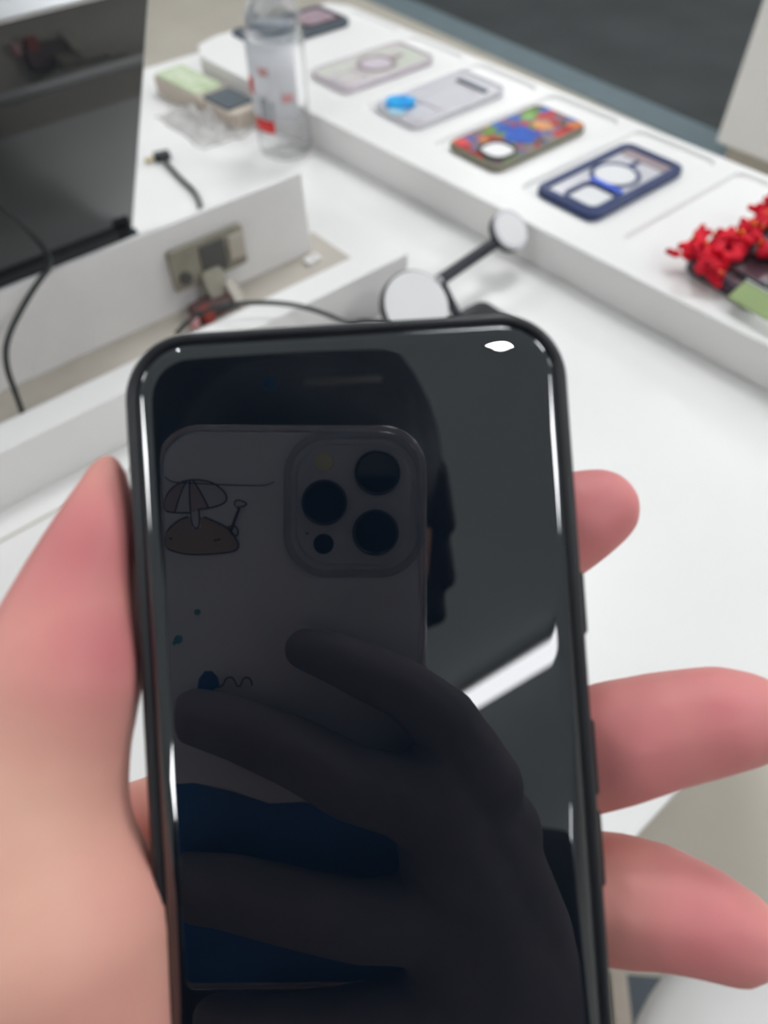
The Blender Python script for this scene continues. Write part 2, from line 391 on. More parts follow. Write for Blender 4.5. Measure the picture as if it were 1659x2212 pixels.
prism('blue_patch', [(-.018, -.020), (-.006, -.028), (.006, -.020), (.012, -.026), (.020, -.014), (.014, -.004), (.018, .006), (.004, .016), (.008, .024), (-.012, .022), (-.010, .008), (-.022, .004), (-.026, -.008)], ZB, ZB+.0009, mat('blue_paint', (.03, .11, .50), .7, noise_amt=.2, nscale=80), t)
prism('red_patch', [(-.074, .020), (-.060, .016), (-.056, .030), (-.066, .034), (-.074, .030)], ZB, ZB+.0008, RED, t)
prism('green_patch', [(.030, .016), (.044, .012), (.048, .026), (.034, .030)], ZB, ZB+.0008, mat('green_paint', (.16, .42, .06), .35, noise_amt=.2), t)
prism('orange_patch', [(.024, -.014), (.036, -.022), (.046, -.006), (.036, .008), (.026, .004)], ZB, ZB+.0008, mat('orange_paint', (.75, .28, .05), .35, noise_amt=.3), t)
ring('camera_surround', .040, .040, .016, .0035, ZB-.001, ZB+.003, BLACKP, t, cx=-.050, cy=-.015)
slab('camera_window', .034, .034, .014, ZB-.001, ZB+.0012, WHITE2, t, cx=-.050, cy=-.015)
# 3 clear with blue flower
t = case_frame('phone_case', .697, 'clear phone case with a blue flower charm and a dark bar at one end', x=.680)
ring('frame', .154, .080, .012, .003, 0, ZB, CLEARB, t, bev=.001)
slab('back_plate', .150, .076, .010, ZB-.004, ZB-.0025, CLEARB, t)
slab('dark_bar', .009, .052, .003, ZB-.003, ZB-.0008, SLATE, t, cx=.052, cy=-.002)
ring('camera_surround', .040, .040, .010, .002, ZB-.003, ZB-.0008, LILAC, t, cx=-.046, cy=-.014)
ring('card_outline', .070, .050, .006, .0015, ZB-.003, ZB-.0014, LILAC, t, cx=.008, cy=0)
for i in range(5):
    an = i*2*math.pi/5+.4
    disc('petal', (-.054+.009*math.cos(an), .014+.009*math.sin(an)), .0095, ZB-.002+.0002*i, ZB+.003+.0006*i, BLUEF, t)
disc('pale_petal', (-.069, .003), .010, ZB-.002, ZB+.001, PALEB, t)
# 4 clear with mauve ring
t = case_frame('phone_case', .829, 'clear pinkish phone case with a mauve magnet ring', x=.682)
ring('frame', .154, .080, .012, .003, 0, ZB, LILAC, t, bev=.001)
slab('back_plate', .150, .076, .010, ZB-.004, ZB-.0025, CLEARP, t)
ring_c('magnet_ring', (.006, 0), .027, .006, ZB-.003, ZB-.0012, PINKR, t)
disc('magnet_centre', (.006, 0), .020, ZB-.003, ZB-.0016, LILAC, t)
slab('magnet_tail', .018, .006, .002, ZB-.003, ZB-.0012, PINKR, t, cx=.043, cy=0)
ring('camera_surround', .042, .042, .011, .002, ZB-.003, ZB-.0008, LILAC, t, cx=-.049, cy=-.014)
# 5 black with pink window
t = case_frame('phone_case', 1.016, 'black phone case with a pinkish clear window, seen behind the bottle', x=.684)
slab('frame', .160, .082, .012, 0, ZB, SLATE, t, bev=.002, n=3)
slab('pink_window', .055, .052, .008, ZB-.001, ZB+.0006, PINKW, t, cx=.040, n=3)
ring('window_surround', .066, .064, .010, .006, ZB-.001, ZB+.0014, PLUM, t, cx=.040, n=3)
slab('grey_window', .050, .030, .006, ZB-.001, ZB+.0006, GREYP, t, cx=-.032, cy=.004)
slab('camera_window', .020, .030, .008, ZB-.001, ZB+.0012, LILAC, t, cx=-.062, cy=.006)
# small price slot on the plinth
# 6 black case with red beaded frill
t = empty('phone_case', Matrix.Translation((.667, .236, RZ+.0008)) @ Matrix.Rotation(math.radians(-6), 4, 'Z'), 'dark phone case buried under a red sequinned ruffle at the right edge', 'phone case', CASEG)
slab('frame', .158, .080, .012, 0, .013, PLUM, t, bev=.002)
slab('back_plate', .150, .072, .010, .0125, .0138, mat('smoked_back', (.10, .055, .07), .2, noise_amt=.4, nscale=60), t)
ring('camera_surround', .042, .042, .012, .004, .012, .017, BLACKG, t, cx=-.045, cy=-.014)
def frill(pts, rad, seed):
    rnd = random.Random(seed); ch = []
    for (x, y, z) in pts:
        for k in range(7):
            c = V((x+rnd.uniform(-1, 1)*rad, y+rnd.uniform(-1, 1)*rad, z+rnd.uniform(-.3, 1)*rad*.8))
            e = c+V((rnd.uniform(-1, 1), rnd.uniform(-1, 1), rnd.uniform(-.3, .7)))*rad*.7
            ch.append([(c, rad*.34), (e, rad*.30)])
        ch.append([(V((x, y, z)), rad*.62), (V((x+.002, y, z)), rad*.62)])
    return blob_mesh(ch, .0011, 4)
FR = [(-.074, .038, .014), (-.062, .030, .018), (-.048, .032, .02), (-.034, .034, .02), (-.082, .018, .014), (-.060, .012, .018), (-.044, .010, .02), (-.030, .018, .022), (-.014, .020, .022), (-.030, -.004, .022), (-.016, -.010, .022),
      (.000, .030, .02), (.016, .034, .02), (.032, .036, .02), (-.002, -.016, .022), (-.078, .004, .012), (.008, -.022, .022), (.018, -.028, .022), (-.064, .044, .016), (.048, .038, .018)]
me = frill(FR, .0100, 3)
rf = join_meshes('ruffle', [me], REDF, t); rf['label'] = 'crumpled red sequinned ruffle'
for i in range(26):
    x, y, z = random.choice(FR)
    g = bmesh.new(); bmesh.ops.create_icosphere(g, subdivisions=1, radius=.0018)
    bmo('sequin', g, GOLD, rf, True, Matrix.Translation((x+random.uniform(-.007, .007), y+random.uniform(-.007, .007), z+.0085)))
# green card and black strap in front of it
p1, p2, p3 = on(1590, 596, RZ+.020), on(1570, 642, RZ+.012), on(1659, 694, RZ+.012)
yv = (p2-p3).normalized(); xv = (p1-p2); xv = (xv-yv*xv.dot(yv)).normalized(); zv = xv.cross(yv)
mg = Matrix.Identity(4)
for i, c in enumerate((xv, yv, zv)):
    for j in range(3): mg[j][i] = c[j]
mg.translation = p2
t = empty('price_card', mg, 'plain green card leaning on the ruffled dark case', 'card')
cwid = (p1-p2).length
slab('card', cwid, .090, .002, -.0006, .0006, GREENT, t, cx=cwid/2, cy=-.045, n=2)
slab('card_edge', .0015, .090, .0007, .0006, .0009, PADG, t, cx=cwid-.001, cy=-.045, n=2)
t = empty('case_tray', Matrix.Translation((.640, .200, RZ+.001)) @ Matrix.Rotation(math.radians(-7), 4, 'Z'), 'thin grey blister tray lying under the ruffled dark case', 'tray')
slab('tray_body', .110, .120, .016, -.0048, -.0006, SLATE, t, bev=.002, cx=.0, cy=-.02)
for k, (x, y) in enumerate(((-.022, .026), (.018, -.012))):
    slab('clip', .010, .022, .004, -.0006, .006, SILVER, t, cx=x, cy=y)

# ------------------------------------------------------------------ bottle
bx, by = .503, .783
t = empty('water_bottle', (bx, by, TZ), 'clear plastic water bottle with a red and white label, half full', 'bottle')
RB = .0325
prof = [(.010, .003), (.024, .0), (.030, .004), (RB, .014), (RB, .045), (RB-.002, .050), (RB, .055), (RB, .125), (RB-.003, .130), (RB, .136), (.030, .150), (.022, .168), (.0145, .180), (.0135, .186), (.0155, .188), (.0135, .190), (.0135, .196)]
lathe('bottle_shell', prof, BOTTLE, t, n=40)
lathe('cap', [(.0155, .190), (.0160, .192), (.0160, .206), (.0150, .209), (.004, .209)], WHITE2, t, n=24)
def arc(name, rad, a0, a1, z0, z1, M, parent, n=16):
    vs, fs = [], []
    for i in range(n+1):
        an = math.radians(a0+(a1-a0)*i/n)
        for rr_, z in ((rad, z0), (rad, z1), (rad+.0004, z1), (rad+.0004, z0)): vs.append((rr_*math.cos(an), rr_*math.sin(an), z))
    for i in range(n):
        for k in range(4):
            k2 = (k+1) % 4; fs.append((i*4+k, (i+1)*4+k, (i+1)*4+k2, i*4+k2))
    fs += [(0, 1, 2, 3), (n*4+3, n*4+2, n*4+1, n*4)]
    return pyd(name, vs, fs, M, parent, True)
V0 = math.degrees(math.atan2(-by, -bx))   # towards the viewer
arc('label', RB+.0003, V0-95, V0+35, .050, .128, LABELM, t, 30)
arc('red_band', RB+.0009, V0-68, V0-18, .036, .050, RED, t)['label'] = 'red block at the foot of the label'
arc('red_mark', RB+.0009, V0-85, V0-60, .075, .092, RED, t)
arc('pale_mark', RB+.0009, V0+2, V0+26, .070, .079, RED2, t)
arc('pale_mark', RB+.0009, V0-40, V0-20, .098, .106, RED2, t)
arc('grey_mark', RB+.0009, V0-45, V0-28, .052, .074, GREYP, t)
arc('grey_mark', RB+.0009, V0-22, V0-16, .052, .070, GREYP, t)
for i in range(5):
    arc('grip_ring', RB-.0008, 0, 360, .018+.006*i, .0188+.006*i, CLEARB, t, 36)

# ------------------------------------------------------------------ small packed goods left of the bottle
t = empty('boxed_case', Matrix.Translation((.498, .955, TZ+.0003)) @ Matrix.Rotation(math.radians(4), 4, 'Z'), 'sand coloured box with a pale green top in front of the plinth', 'box')
slab('box_body', .050, .180, .008, 0, .024, SANDC, t, bev=.002)
slab('green_lid', .045, .098, .006, .024, .026, GREENC, t, cy=.038)
slab('dark_lid', .042, .056, .004, .024, .027, SLATE, t, cy=-.050)
def crumple(name, cx, cy, w_, d_, h_, M, label, cat, seed):
    N = 26; vs, fs = [], []
    for i in range(N+1):
        for j in range(N+1):
            u, v = i/N*2-1, j/N*2-1
            e = max(0, 1-(u*u)**1.5) * max(0, 1-(v*v)**1.5)
            nz_ = noise.noise(V((u*3+seed, v*3, 0)))*.6+noise.noise(V((u*8, v*8+seed, 3)))*.35
            vs.append((cx+u*w_/2*(1+.12*noise.noise(V((v*2, seed, 0)))), cy+v*d_/2*(1+.12*noise.noise(V((u*2, seed, 5)))), .0006+h_*e*max(.1, .65+nz_)))
    for i in range(N):
        for j in range(N):
            k = i*(N+1)+j; fs.append((k, k+1, k+N+2, k+N+1))
    o = pyd(name, vs, fs, M); o.location.z = TZ
    md = o.modifiers.new('s', 'SOLIDIFY'); md.thickness = .0004; md.offset = 1
    return tag(o, label, cat)
q = on(462, 262, TZ)
crumple('plastic_bag', q.x-.010, q.y, .085, .125, .020, BAGM, 'crumpled clear plastic bag lying left of the water bottle', 'bag', 3.1)

# ------------------------------------------------------------------ socket box: back panel, floor, front wall
t = empty('power_trough', (0, 0, TZ), 'open white cable trough with a raised back panel and socket on the table', 'cable box')
box('trough_floor', -.75, .413, .47, .609, .0003, .004, BEIGE, t)
box('front_wall', -.75, .414, .457, .4865, 0, .049, WHITE, t, bev=.0015)
pb = box('back_panel', -.75, .390, .5795, .5855, .004, .088, WHITE2, t, bev=.001)
for v in pb.data.vertices:      # its right end is cut slightly slanting
    if v.co.x > .3: v.co.x -= .004*(v.co.z/.088)
so = empty('wall_socket', (.272, .5788, TZ+.047), 'beige power socket set in the back panel of the trough', 'socket')
slab_m = Matrix.Rotation(math.radians(90), 4, 'X')
slab('faceplate', .078, .040, .003, 0, .005, SOCK, so, mw=slab_m)
slab('socket_insert', .026, .030, .002, .005, .007, SOCKD, so, mw=slab_m, cx=.004)
disc('socket_knob', (-.028, -.008), .006, .005, .009, SOCKD, so, mw=slab_m)
slab('side_insert', .016, .024, .002, .005, .008, BEIGE, so, mw=slab_m, cx=.029, cy=.002)
pl = empty('charging_plug', (.272, .5735, TZ+.040), 'pale grey plug hanging from the socket with its cable', 'plug')
slab('plug_body', .022, .026, .005, -.013, 0, SOCK, pl, mw=Matrix.Translation((-.003, -.010, -.012)) @ Matrix.Rotation(math.radians(60), 4, 'X'))
slab('plug_tail', .010, .024, .004, -.005, .005, BEIGE, pl, mw=Matrix.Translation((.008, -.020, -.024)) @ Matrix.Rotation(math.radians(40), 4, 'X'))
q = on(458, 668, TZ+.008)
t = empty('cable_adapter', Matrix.Translation((q.x, q.y, TZ+.004)) @ Matrix.Rotation(math.radians(5), 4, 'Z'), 'maroon cable adapter lying in the trough under the socket', 'adapter')
slab('adapter_body', .042, .022, .005, 0, .014, MAROON, t, bev=.002)
slab('red_end', .010, .012, .002, .003, .015, mat('dull_red', (.36, .05, .04), .6, noise_amt=.2), t, cx=-.012, cy=-.010)
slab('orange_end', .008, .010, .002, .002, .012, RED2, t, cx=-.026, cy=-.008)
q = on(675, 562, TZ+.006)
t = empty('white_clip', (q.x, q.y, TZ+.004), 'tiny white clip on the beige trough floor near its right end', 'clip')
slab('clip_body', .018, .010, .003, 0, .005, WHITE2, t, bev=.001)
slab('clip_tab', .006, .006, .002, .005, .007, WHITE2, t, bev=.0005, cx=.003)
# cables
c1 = [on(380, 722, TZ+.040), on(405, 695, TZ+.045), on(430, 676, TZ+.052), on(480, 660, TZ+.060), on(560, 652, TZ+.062), on(640, 658, TZ+.060), on(700, 676, TZ+.052), on(735, 692, TZ+.035), on(760, 700, TZ+.010), on(790, 690, TZ+.004), on(850, 700, TZ+.006)]
tag(tube('charger_cable', c1, .0021, CABLE), 'thin dark cable running over the trough wall to the charging stand', 'cable')
c2 = [on(48, 890, TZ+.006), on(32, 845, TZ+.03), on(12, 790, TZ+.06), on(12, 735, TZ+.085), on(50, 660, TZ+.092), on(85, 605, TZ+.094), on(112, 575, TZ+.094), on(100, 540, TZ+.096), on(50, 485, TZ+.11), on(0, 440, TZ+.13), on(-60, 400, TZ+.14)]
tag(tube('tablet_cable', c2, .0023, CABLE), 'dark cable hanging across the black screen down into the trough', 'cable')
# ------------------------------------------------------------------ tilted black screen
Bq = on(288, 497, TZ+.014)
Tq = None
d = on(327, -30, TZ)-EYE
Tq = EYE+d*((Bq.x-EYE.x)/d.x)
up = (Tq-Bq).normalized(); xx = V((1, 0, 0)); nn = xx.cross(up).normalized()
if nn.y > 0: nn = -nn
mw = Matrix.Identity(4)
for i, c in enumerate((xx, up, xx.cross(up))):
    for j in range(3): mw[j][i] = c[j]
mw.translation = Bq
t = empty('tilted_display', mw, 'large black glossy screen leaning over the white table at the left', 'screen')
WS, HS = .46, .302
o = slab('housing', WS, HS, .006, -.010, -.001, SILVER, t, cx=-WS/2, cy=HS/2, n=3)
o = slab('screen_glass', WS-.004, HS-.002, .005, -.001, .0004, BLACKG, t, cx=-WS/2, cy=HS/2, bev=.0003, n=3)
slab('hinge_bar', WS-.002, .020, .004, -.012, .009, BLACKP, t, cx=-WS/2, cy=-.002, bev=.002)
slab('hinge_end', .018, .008, .003, .004, .012, BLACKG, t, cx=-.010, cy=.010, bev=.001)
box('top_edge', -WS, 0, HS, HS+.004, -.011, .001, SILVER, t)
# second support leg behind the screen down to the table
mi = mw.inverted()
tube('rear_prop', [mi @ V((Bq.x-.23, Bq.y+.13, TZ+.006)), mi @ V((Bq.x-.23, Bq.y+.06, TZ+.07)), V((-.23, .14, -.010))], .006, SILVER, t)
slab('foot_plate', .10, .12, .01, 0, .004, SILVER, t, mw=mi @ Matrix.Translation((Bq.x-.23, Bq.y+.08, TZ+.0005)))
q = on(113, 572, TZ+.096)
# ------------------------------------------------------------------ loose cable end with plug
pz = TZ+.004
t = empty('cable_end', (on(350, 338, pz).x, on(350, 338, pz).y, TZ), 'black cable end with a bare brass plug lying on the white table', 'cable')
o_ = V((t.location.x, t.location.y, TZ))
cpts = [on(352, 345, pz)-o_, on(368, 362, pz)-o_, on(395, 390, pz)-o_, on(420, 412, pz)-o_, on(432, 436, pz)-o_, on(434, 462, pz)-o_, on(420, 520, pz)-o_]
tube('cord', cpts, .0026, CABLE, t)
g = bmesh.new(); dplug = (on(335, 341, pz)-on(367, 334, pz)); an = math.atan2(dplug.y, dplug.x)
slab('plug_body', .020, .012, .003, 0, .009, BLACKP, t, bev=.001, mw=Matrix.Rotation(an, 4, 'Z'))
slab('plug_tip', .012, .007, .002, .002, .006, BRASS, t, bev=.0005, cx=.0155, mw=Matrix.Rotation(an, 4, 'Z'))

# ------------------------------------------------------------------ charging stand
def facing(px, py, depth, nrm):
    c = at(px, py, depth); z = nrm.normalized(); x = V((0, 0, 1)).cross(z).normalized(); y = z.cross(x)
    mm = Matrix.Identity(4)
    for i, k in enumerate((x, y, z)):
        for j in range(3): mm[j][i] = k[j]
    mm.translation = c; return mm
q = on(985, 700, TZ)
t = empty('charging_stand', (q.x, q.y, TZ), 'dark folding wireless charging stand with two white round pads', 'charger')
inv = Matrix.Translation((-q.x, -q.y, -TZ))
toEye = -FW
base_c = on(960, 700, TZ)
slab('base', .088, .070, .012, 0, .008, BLACKP, t, bev=.002, cx=-.004, cy=-.029)
m1 = inv @ facing(900, 660, .640, -FW+RT*.38-DN*.05)
disc('pad_rim', (0, 0), .0315, -.009, 0, BLACKP, t, mw=m1, n=48, bev=.001)
disc('phone_pad', (0, 0), .0300, -.001, .0012, PADG, t, mw=m1, n=48)
m2 = inv @ facing(1103, 496, .715, -FW+RT*.50-DN*.12)
disc('watch_rim', (0, 0), .0198, -.009, 0, BLACKP, t, mw=m2, n=40, bev=.001)
ring_c('watch_bezel', (0, 0), .0198, .0035, -.001, .001, CLEARB, t, mw=m2)
disc('watch_pad', (0, 0), .0165, -.001, .0016, PADG, t, mw=m2, n=40)
a0, a1 = at(950, 606, .672)-q+V((0, 0, q.z-TZ)), at(1076, 520, .716)-q+V((0, 0, q.z-TZ))
tube('arm', [a0, a0.lerp(a1, .5), a1], .0058, FRAMEM, t)
g = bmesh.new(); bmesh.ops.create_uvsphere(g, u_segments=16, v_segments=10, radius=.0045)
bmo('hinge_knob', g, SILVER, t, True, Matrix.Translation(a0))
tube('neck', [V((0, -.006, .006)), (a0+V((0, -.006, .006)))/2+V((.004, .01, 0)), a0], .0045, FRAMEM, t)
# ------------------------------------------------------------------ round stool
sc = V((.235, -.252, 0))
t = empty('round_stool', sc, 'white round stool standing below the table edge at bottom right', 'stool')
lathe('seat', [(.02, .415), (.155, .415), (.166, .421), (.170, .432), (.166, .444), (.155, .449), (.02, .450)], WHITE, t, n=56)
lathe('pedestal', [(.026, .018), (.026, .10), (.022, .11), (.022, .414)], SILVER, t, n=24)
lathe('foot_disc', [(.02, 0), (.110, 0), (.113, .006), (.106, .012), (.03, .022)], SILVER, t, n=48)

# ------------------------------------------------------------------ the held phone
oc = plane_cam(739, 690); e_lo = plane_cam(829.5, 2100); e_hi = plane_cam(750, 855)
ey = (e_hi-e_lo).normalized(); ez = -NC; ex = ey.cross(ez).normalized()
if ex.x < 0: ex = -ex
PW = (plane_cam(1237, 850)-plane_cam(264, 860)).length; PH = .1435
cen = oc-ey*(PH/2)
def c2w(v): return RT*v.x+DN*v.y+FW*v.z
mw = Matrix.Identity(4)
for i, c in enumerate((c2w(ex), c2w(ey), c2w(ez))):
    for j in range(3): mw[j][i] = c[j]
mw.translation = EYE+c2w(cen)
PHM = mw.copy()
t = empty('held_smartphone', mw, 'black smartphone in a dark case held in the left hand, screen off and mirroring', 'phone')
TH = .0095
loft('bumper_case', PW, PH, .0105, [(.0030, -TH), (.0010, -TH+.0008), (0, -TH+.0025), (0, -.0022), (.0004, -.0010), (.0011, -.00045), (.0018, -.0006), (.0021, -.0014), (.0030, -.0016)], BLACKTPU, t, True, n=14)
loft('frame', PW-.0040, PH-.0040, .0090, [(.001, -.0035), (0, -.0032), (0, -.0010), (.0002, -.0007), (.0006, -.0006), (.0012, -.0007)], FRAMEM, t, True, n=14)
GI = 1.9e-3
rings = [(.0003, -.0020), (.0, -.0014)]
for i in range(0, 11):
    th = math.pi/2*i/10
    rings.append((.0026*(1-math.cos(th)), -.0007+.0007*math.sin(th)))
rings.append((.0034, 0)); rings.append((.006, 0))
gl = loft('screen_glass', PW-2*.0024, PH-2*.0024, .0080, rings, GLASS, t, True, n=18)
gl['label'] = 'black mirror-like cover glass with rounded edges'
PX = PW/972.0
def loc(px, py):
    v = plane_cam(px, py)-cen; return v.dot(ex), v.dot(ey)
x, y = loc(583, 828); disc('front_camera', (x, y), .00105, .00001, .00004, mat('front_lens', (.004, .014, .030), .15, noise_amt=.2), t, bev=.00001)
x, y = loc(742, 822); slab('earpiece_slot', .0118, .0011, .0005, .00001, .00004, mat('earpiece_mesh', (.006, .008, .011), .3, noise_amt=.2), t, bev=.00001, cx=x, cy=y)
for yy, L in ((.038, .010), (.020, .012), (.006, .012)):
    loft('side_button', .0016, L, .0008, [(.0002, -.0058), (0, -.0055), (0, -.0038), (.0002, -.0035)], BLACKTPU, t, cx=PW/2+.0001, cy=yy-.012 if yy > .03 else yy-.018)

# ------------------------------------------------------------------ the photographing phone (seen only in the mirror)
# its frame: x right, y up, z towards the held phone
mw = Matrix.Identity(4)
for i, c in enumerate((RT, -DN, FW)):
    for j in range(3): mw[j][i] = c[j]
mw.translation = EYE
ZP = -.0040
def bk(px, py): q_ = back(px, py, ZP+.001); return q_.x, -q_.y
xl, yt = bk(334, 917); xr, _ = bk(921, 917); _, yb = bk(600, 2137)
W2, H2 = xr-xl, yt-yb; cx2, cy2 = (xl+xr)/2, (yt+yb)/2
t = empty('camera_smartphone', mw, 'pale grey smartphone in a clear printed case, seen mirrored in the black glass', 'phone')
slab('phone_body', W2-.004, H2-.004, .0115, ZP-.008, ZP, BACKM, t, bev=.0006, cx=cx2, cy=cy2, n=12)
ring('clear_bumper', W2, H2, .0135, .0018, ZP-.009, ZP+.0012, CLEAR, t, bev=.0005, cx=cx2, cy=cy2, n=14)
def bx2(px, py): return bk(px, py)
ix0, iy1 = bk(640, 958); ix1, iy0 = bk(890, 1220)
slab('camera_island', ix1-ix0, iy1-iy0, .0105, ZP-.0005, ZP+.0012, ISLAND, t, bev=.0004, cx=(ix0+ix1)/2, cy=(iy0+iy1)/2, n=10)
ring('island_surround', ix1-ix0+.0075, iy1-iy0+.0075, .0135, .0022, ZP-.0005, ZP+.0022, CLEAR, t, cx=(ix0+ix1)/2, cy=(iy0+iy1)/2, n=12)
for px, py, R_ in ((815, 1022, .0070), (701, 1086, .0070)):
    x, y = bk(px, py)
    ring_c('lens_ring', (x, y), R_, .0008, ZP+.0010, ZP+.0030, LENSR, t)
    disc('camera_lens', (x, y), R_-.0006, ZP+.0010, ZP+.0024, LENS, t, n=36)
ring_c('lens_ring', (0, 0), .0070, .0008, ZP+.0010, ZP+.0030, LENSR, t)
disc('camera_lens', (0, 0), .0064, ZP+.0010, ZP+.0024, LENS, t, n=36)
x, y = bk(700, 998); disc('flash', (x, y), .0030, ZP+.0010, ZP+.0016, FLASHM, t)
x, y = bk(699, 1175); disc('depth_sensor', (x, y), .0031, ZP+.0010, ZP+.0016, LENS, t)
x, y = bk(664, 1152); disc('microphone', (x, y), .0004, ZP+.0010, ZP+.0014, LENS, t, bev=.0001)
pr = empty('x', mw, None, None); bpy.data.objects.remove(pr)
PZ0, PZ1 = ZP+.0001, ZP+.0004
def z4(pts): return [bk(300+x*.4219, 880+y*.4219) for x, y in pts]
def patch(name, pts, M, dz=0): return prism(name, z4(pts), PZ0, PZ1+dz, M, t)
def line(name, pts, rad=.00022, M=INK):
    return tube(name, [V((x, y, PZ1+.0001)) for x, y in z4(pts)], rad, M, t)
patch('printed_umbrella', [(112, 510), (130, 455), (180, 398), (240, 372), (330, 372), (400, 397), (450, 450), (440, 485), (370, 513), (300, 520), (255, 540), (180, 538), (130, 530)], INKW)
patch('umbrella_stripe', [(112, 510), (130, 455), (180, 398), (235, 374), (205, 440), (182, 536), (130, 530)], INKR, .0001)
patch('umbrella_stripe', [(262, 380), (278, 382), (320, 440), (353, 513), (300, 520), (262, 538)], INKR, .0001)
patch('printed_sand', [(110, 690), (130, 640), (165, 605), (205, 572), (250, 560), (340, 562), (400, 588), (460, 622), (495, 670), (512, 710), (490, 738), (400, 750), (270, 756), (180, 740), (120, 716)], INKO)
patch('umbrella_pole', [(262, 535), (305, 525), (317, 615), (274, 622)], INKW, .0002)
line('ink_outline', [(112, 510), (130, 455), (180, 398), (240, 370), (330, 370), (400, 395), (452, 450), (442, 490), (370, 515), (302, 522)])
line('ink_outline', [(112, 510), (130, 532), (180, 540), (262, 540)])
line('ink_outline', [(245, 372), (205, 440), (182, 538)]); line('ink_outline', [(258, 372), (256, 450), (262, 540), (274, 620), (316, 615), (303, 522)])
line('ink_outline', [(275, 372), (322, 440), (355, 515)])
line('ink_outline', [(250, 558), (205, 570), (130, 640), (108, 690), (122, 716), (180, 740), (270, 757), (400, 750), (490, 738), (514, 708), (495, 665), (460, 620), (400, 588), (330, 560)])
line('ink_outline', [(490, 505), (485, 485), (503, 472), (530, 480), (558, 494), (525, 512), (495, 512)], .0002)
line('ink_outline', [(512, 515), (490, 570), (470, 630)], .0004)
line('ink_outline', [(455, 612), (480, 603), (505, 618), (508, 650), (490, 662), (468, 642), (455, 612)], .0002)
line('ink_outline', [(130, 355), (155, 380), (210, 385), (300, 388), (420, 396), (600, 400), (660, 398), (692, 380)], .00016)
for x_, y_ in ((160, 672), (390, 680), (408, 676)): patch('ink_freckle', [(x_-8, y_-5), (x_+8, y_-5), (x_+8, y_+5), (x_-8, y_+5)], INK, .0001)
patch('printed_whale', [(295, 1460), (305, 1390), (335, 1352), (370, 1352), (400, 1385), (410, 1425), (380, 1450), (340, 1470)], INKB)
line('ink_outline', [(400, 1436), (430, 1430), (440, 1390), (470, 1380), (490, 1400), (500, 1430), (520, 1430), (530, 1390), (555, 1382), (578, 1400), (578, 1425)], .0002)
def dotp(x_, y_, R_, nm):
    x, y = z4([(x_, y_)])[0]; disc(nm, (x, y), R_, PZ0, PZ1, INKT, t, bev=.00005)
dotp(295, 1050, .0009, 'printed_drop'); dotp(198, 1190, .0013, 'printed_drop'); dotp(175, 1208, .0007, 'printed_drop')
sea = [bk(345, 1698), bk(420, 1694), bk(500, 1712), bk(580, 1738), bk(660, 1735), bk(740, 1760), bk(820, 1790), bk(905, 1800)]
prism('printed_sea', sea+[bk(905, 2125), bk(345, 2125)], PZ0, PZ1, INKB, t)

# ------------------------------------------------------------------ the person
def fr(px, py, depth, rpx): return (at(px, py, depth), rpx*depth/FPX)
def bf(px, py, z, rpx):     # seen in the mirror
    q_ = back(px, py, z); return (cw(q_.x, q_.y, q_.z), rpx*(2*PD-z)/FPX)
D = .119
thumb = [fr(232, 1008, .1175, 36), fr(226, 1065, .1175, 62), fr(207, 1150, .117, 93), fr(172, 1270, .1165, 128), fr(143, 1390, .115, 164), fr(124, 1470, .114, 180), fr(90, 1600, .114, 188), fr(55, 1740, .1135, 212), fr(60, 1880, .112, 232), fr(105, 2020, .111, 262), fr(120, 2200, .112, 262), fr(120, 2400, .116, 270)]
index = [fr(1292, 1100, .131, 93), fr(1235, 1125, .131, 112), fr(1130, 1205, .132, 108), fr(950, 1370, .136, 112), fr(700, 1620, .140, 125)]
middle = [fr(1612, 1552, .130, 104), fr(1540, 1556, .130, 121), fr(1440, 1575, .131, 128), fr(1330, 1604, .132, 136), fr(1220, 1640, .135, 128), fr(960, 1740, .140, 125), fr(650, 1850, .142, 130)]
ringf = [fr(1584, 2020, .131, 106), fr(1500, 1982, .131, 122), fr(1420, 1955, .132, 132), fr(1330, 1940, .133, 140), fr(1240, 1930, .135, 136), fr(1000, 1960, .139, 130), fr(650, 2060, .142, 130)]
little = [fr(1480, 2480, .134, 88), fr(1360, 2420, .134, 98), fr(1200, 2340, .136, 108), fr(950, 2290, .139, 112), fr(650, 2280, .142, 125)]
palm = [[fr(700, 1640, .145, 125), fr(480, 1900, .146, 170), fr(200, 2180, .140, 240), fr(120, 2400, .130, 260)],
        [fr(650, 1860, .147, 150), fr(420, 2080, .147, 190), fr(150, 2400, .140, 260)],
        [fr(650, 2070, .147, 150), fr(420, 2280, .147, 190), fr(150, 2500, .140, 260)],
        [fr(650, 2290, .146, 150), fr(420, 2450, .146, 190), fr(170, 2600, .140, 260)],
        [fr(430, 1760, .143, 120), fr(200, 1880, .138, 150), fr(60, 2000, .125, 200)],
        [fr(120, 2400, .122, 270), fr(120, 2600, .130, 280), (cw(-.062, .135, .130), .027)]]
lhand = blob_mesh([thumb, index, middle, ringf, little]+palm, .0013, 10)
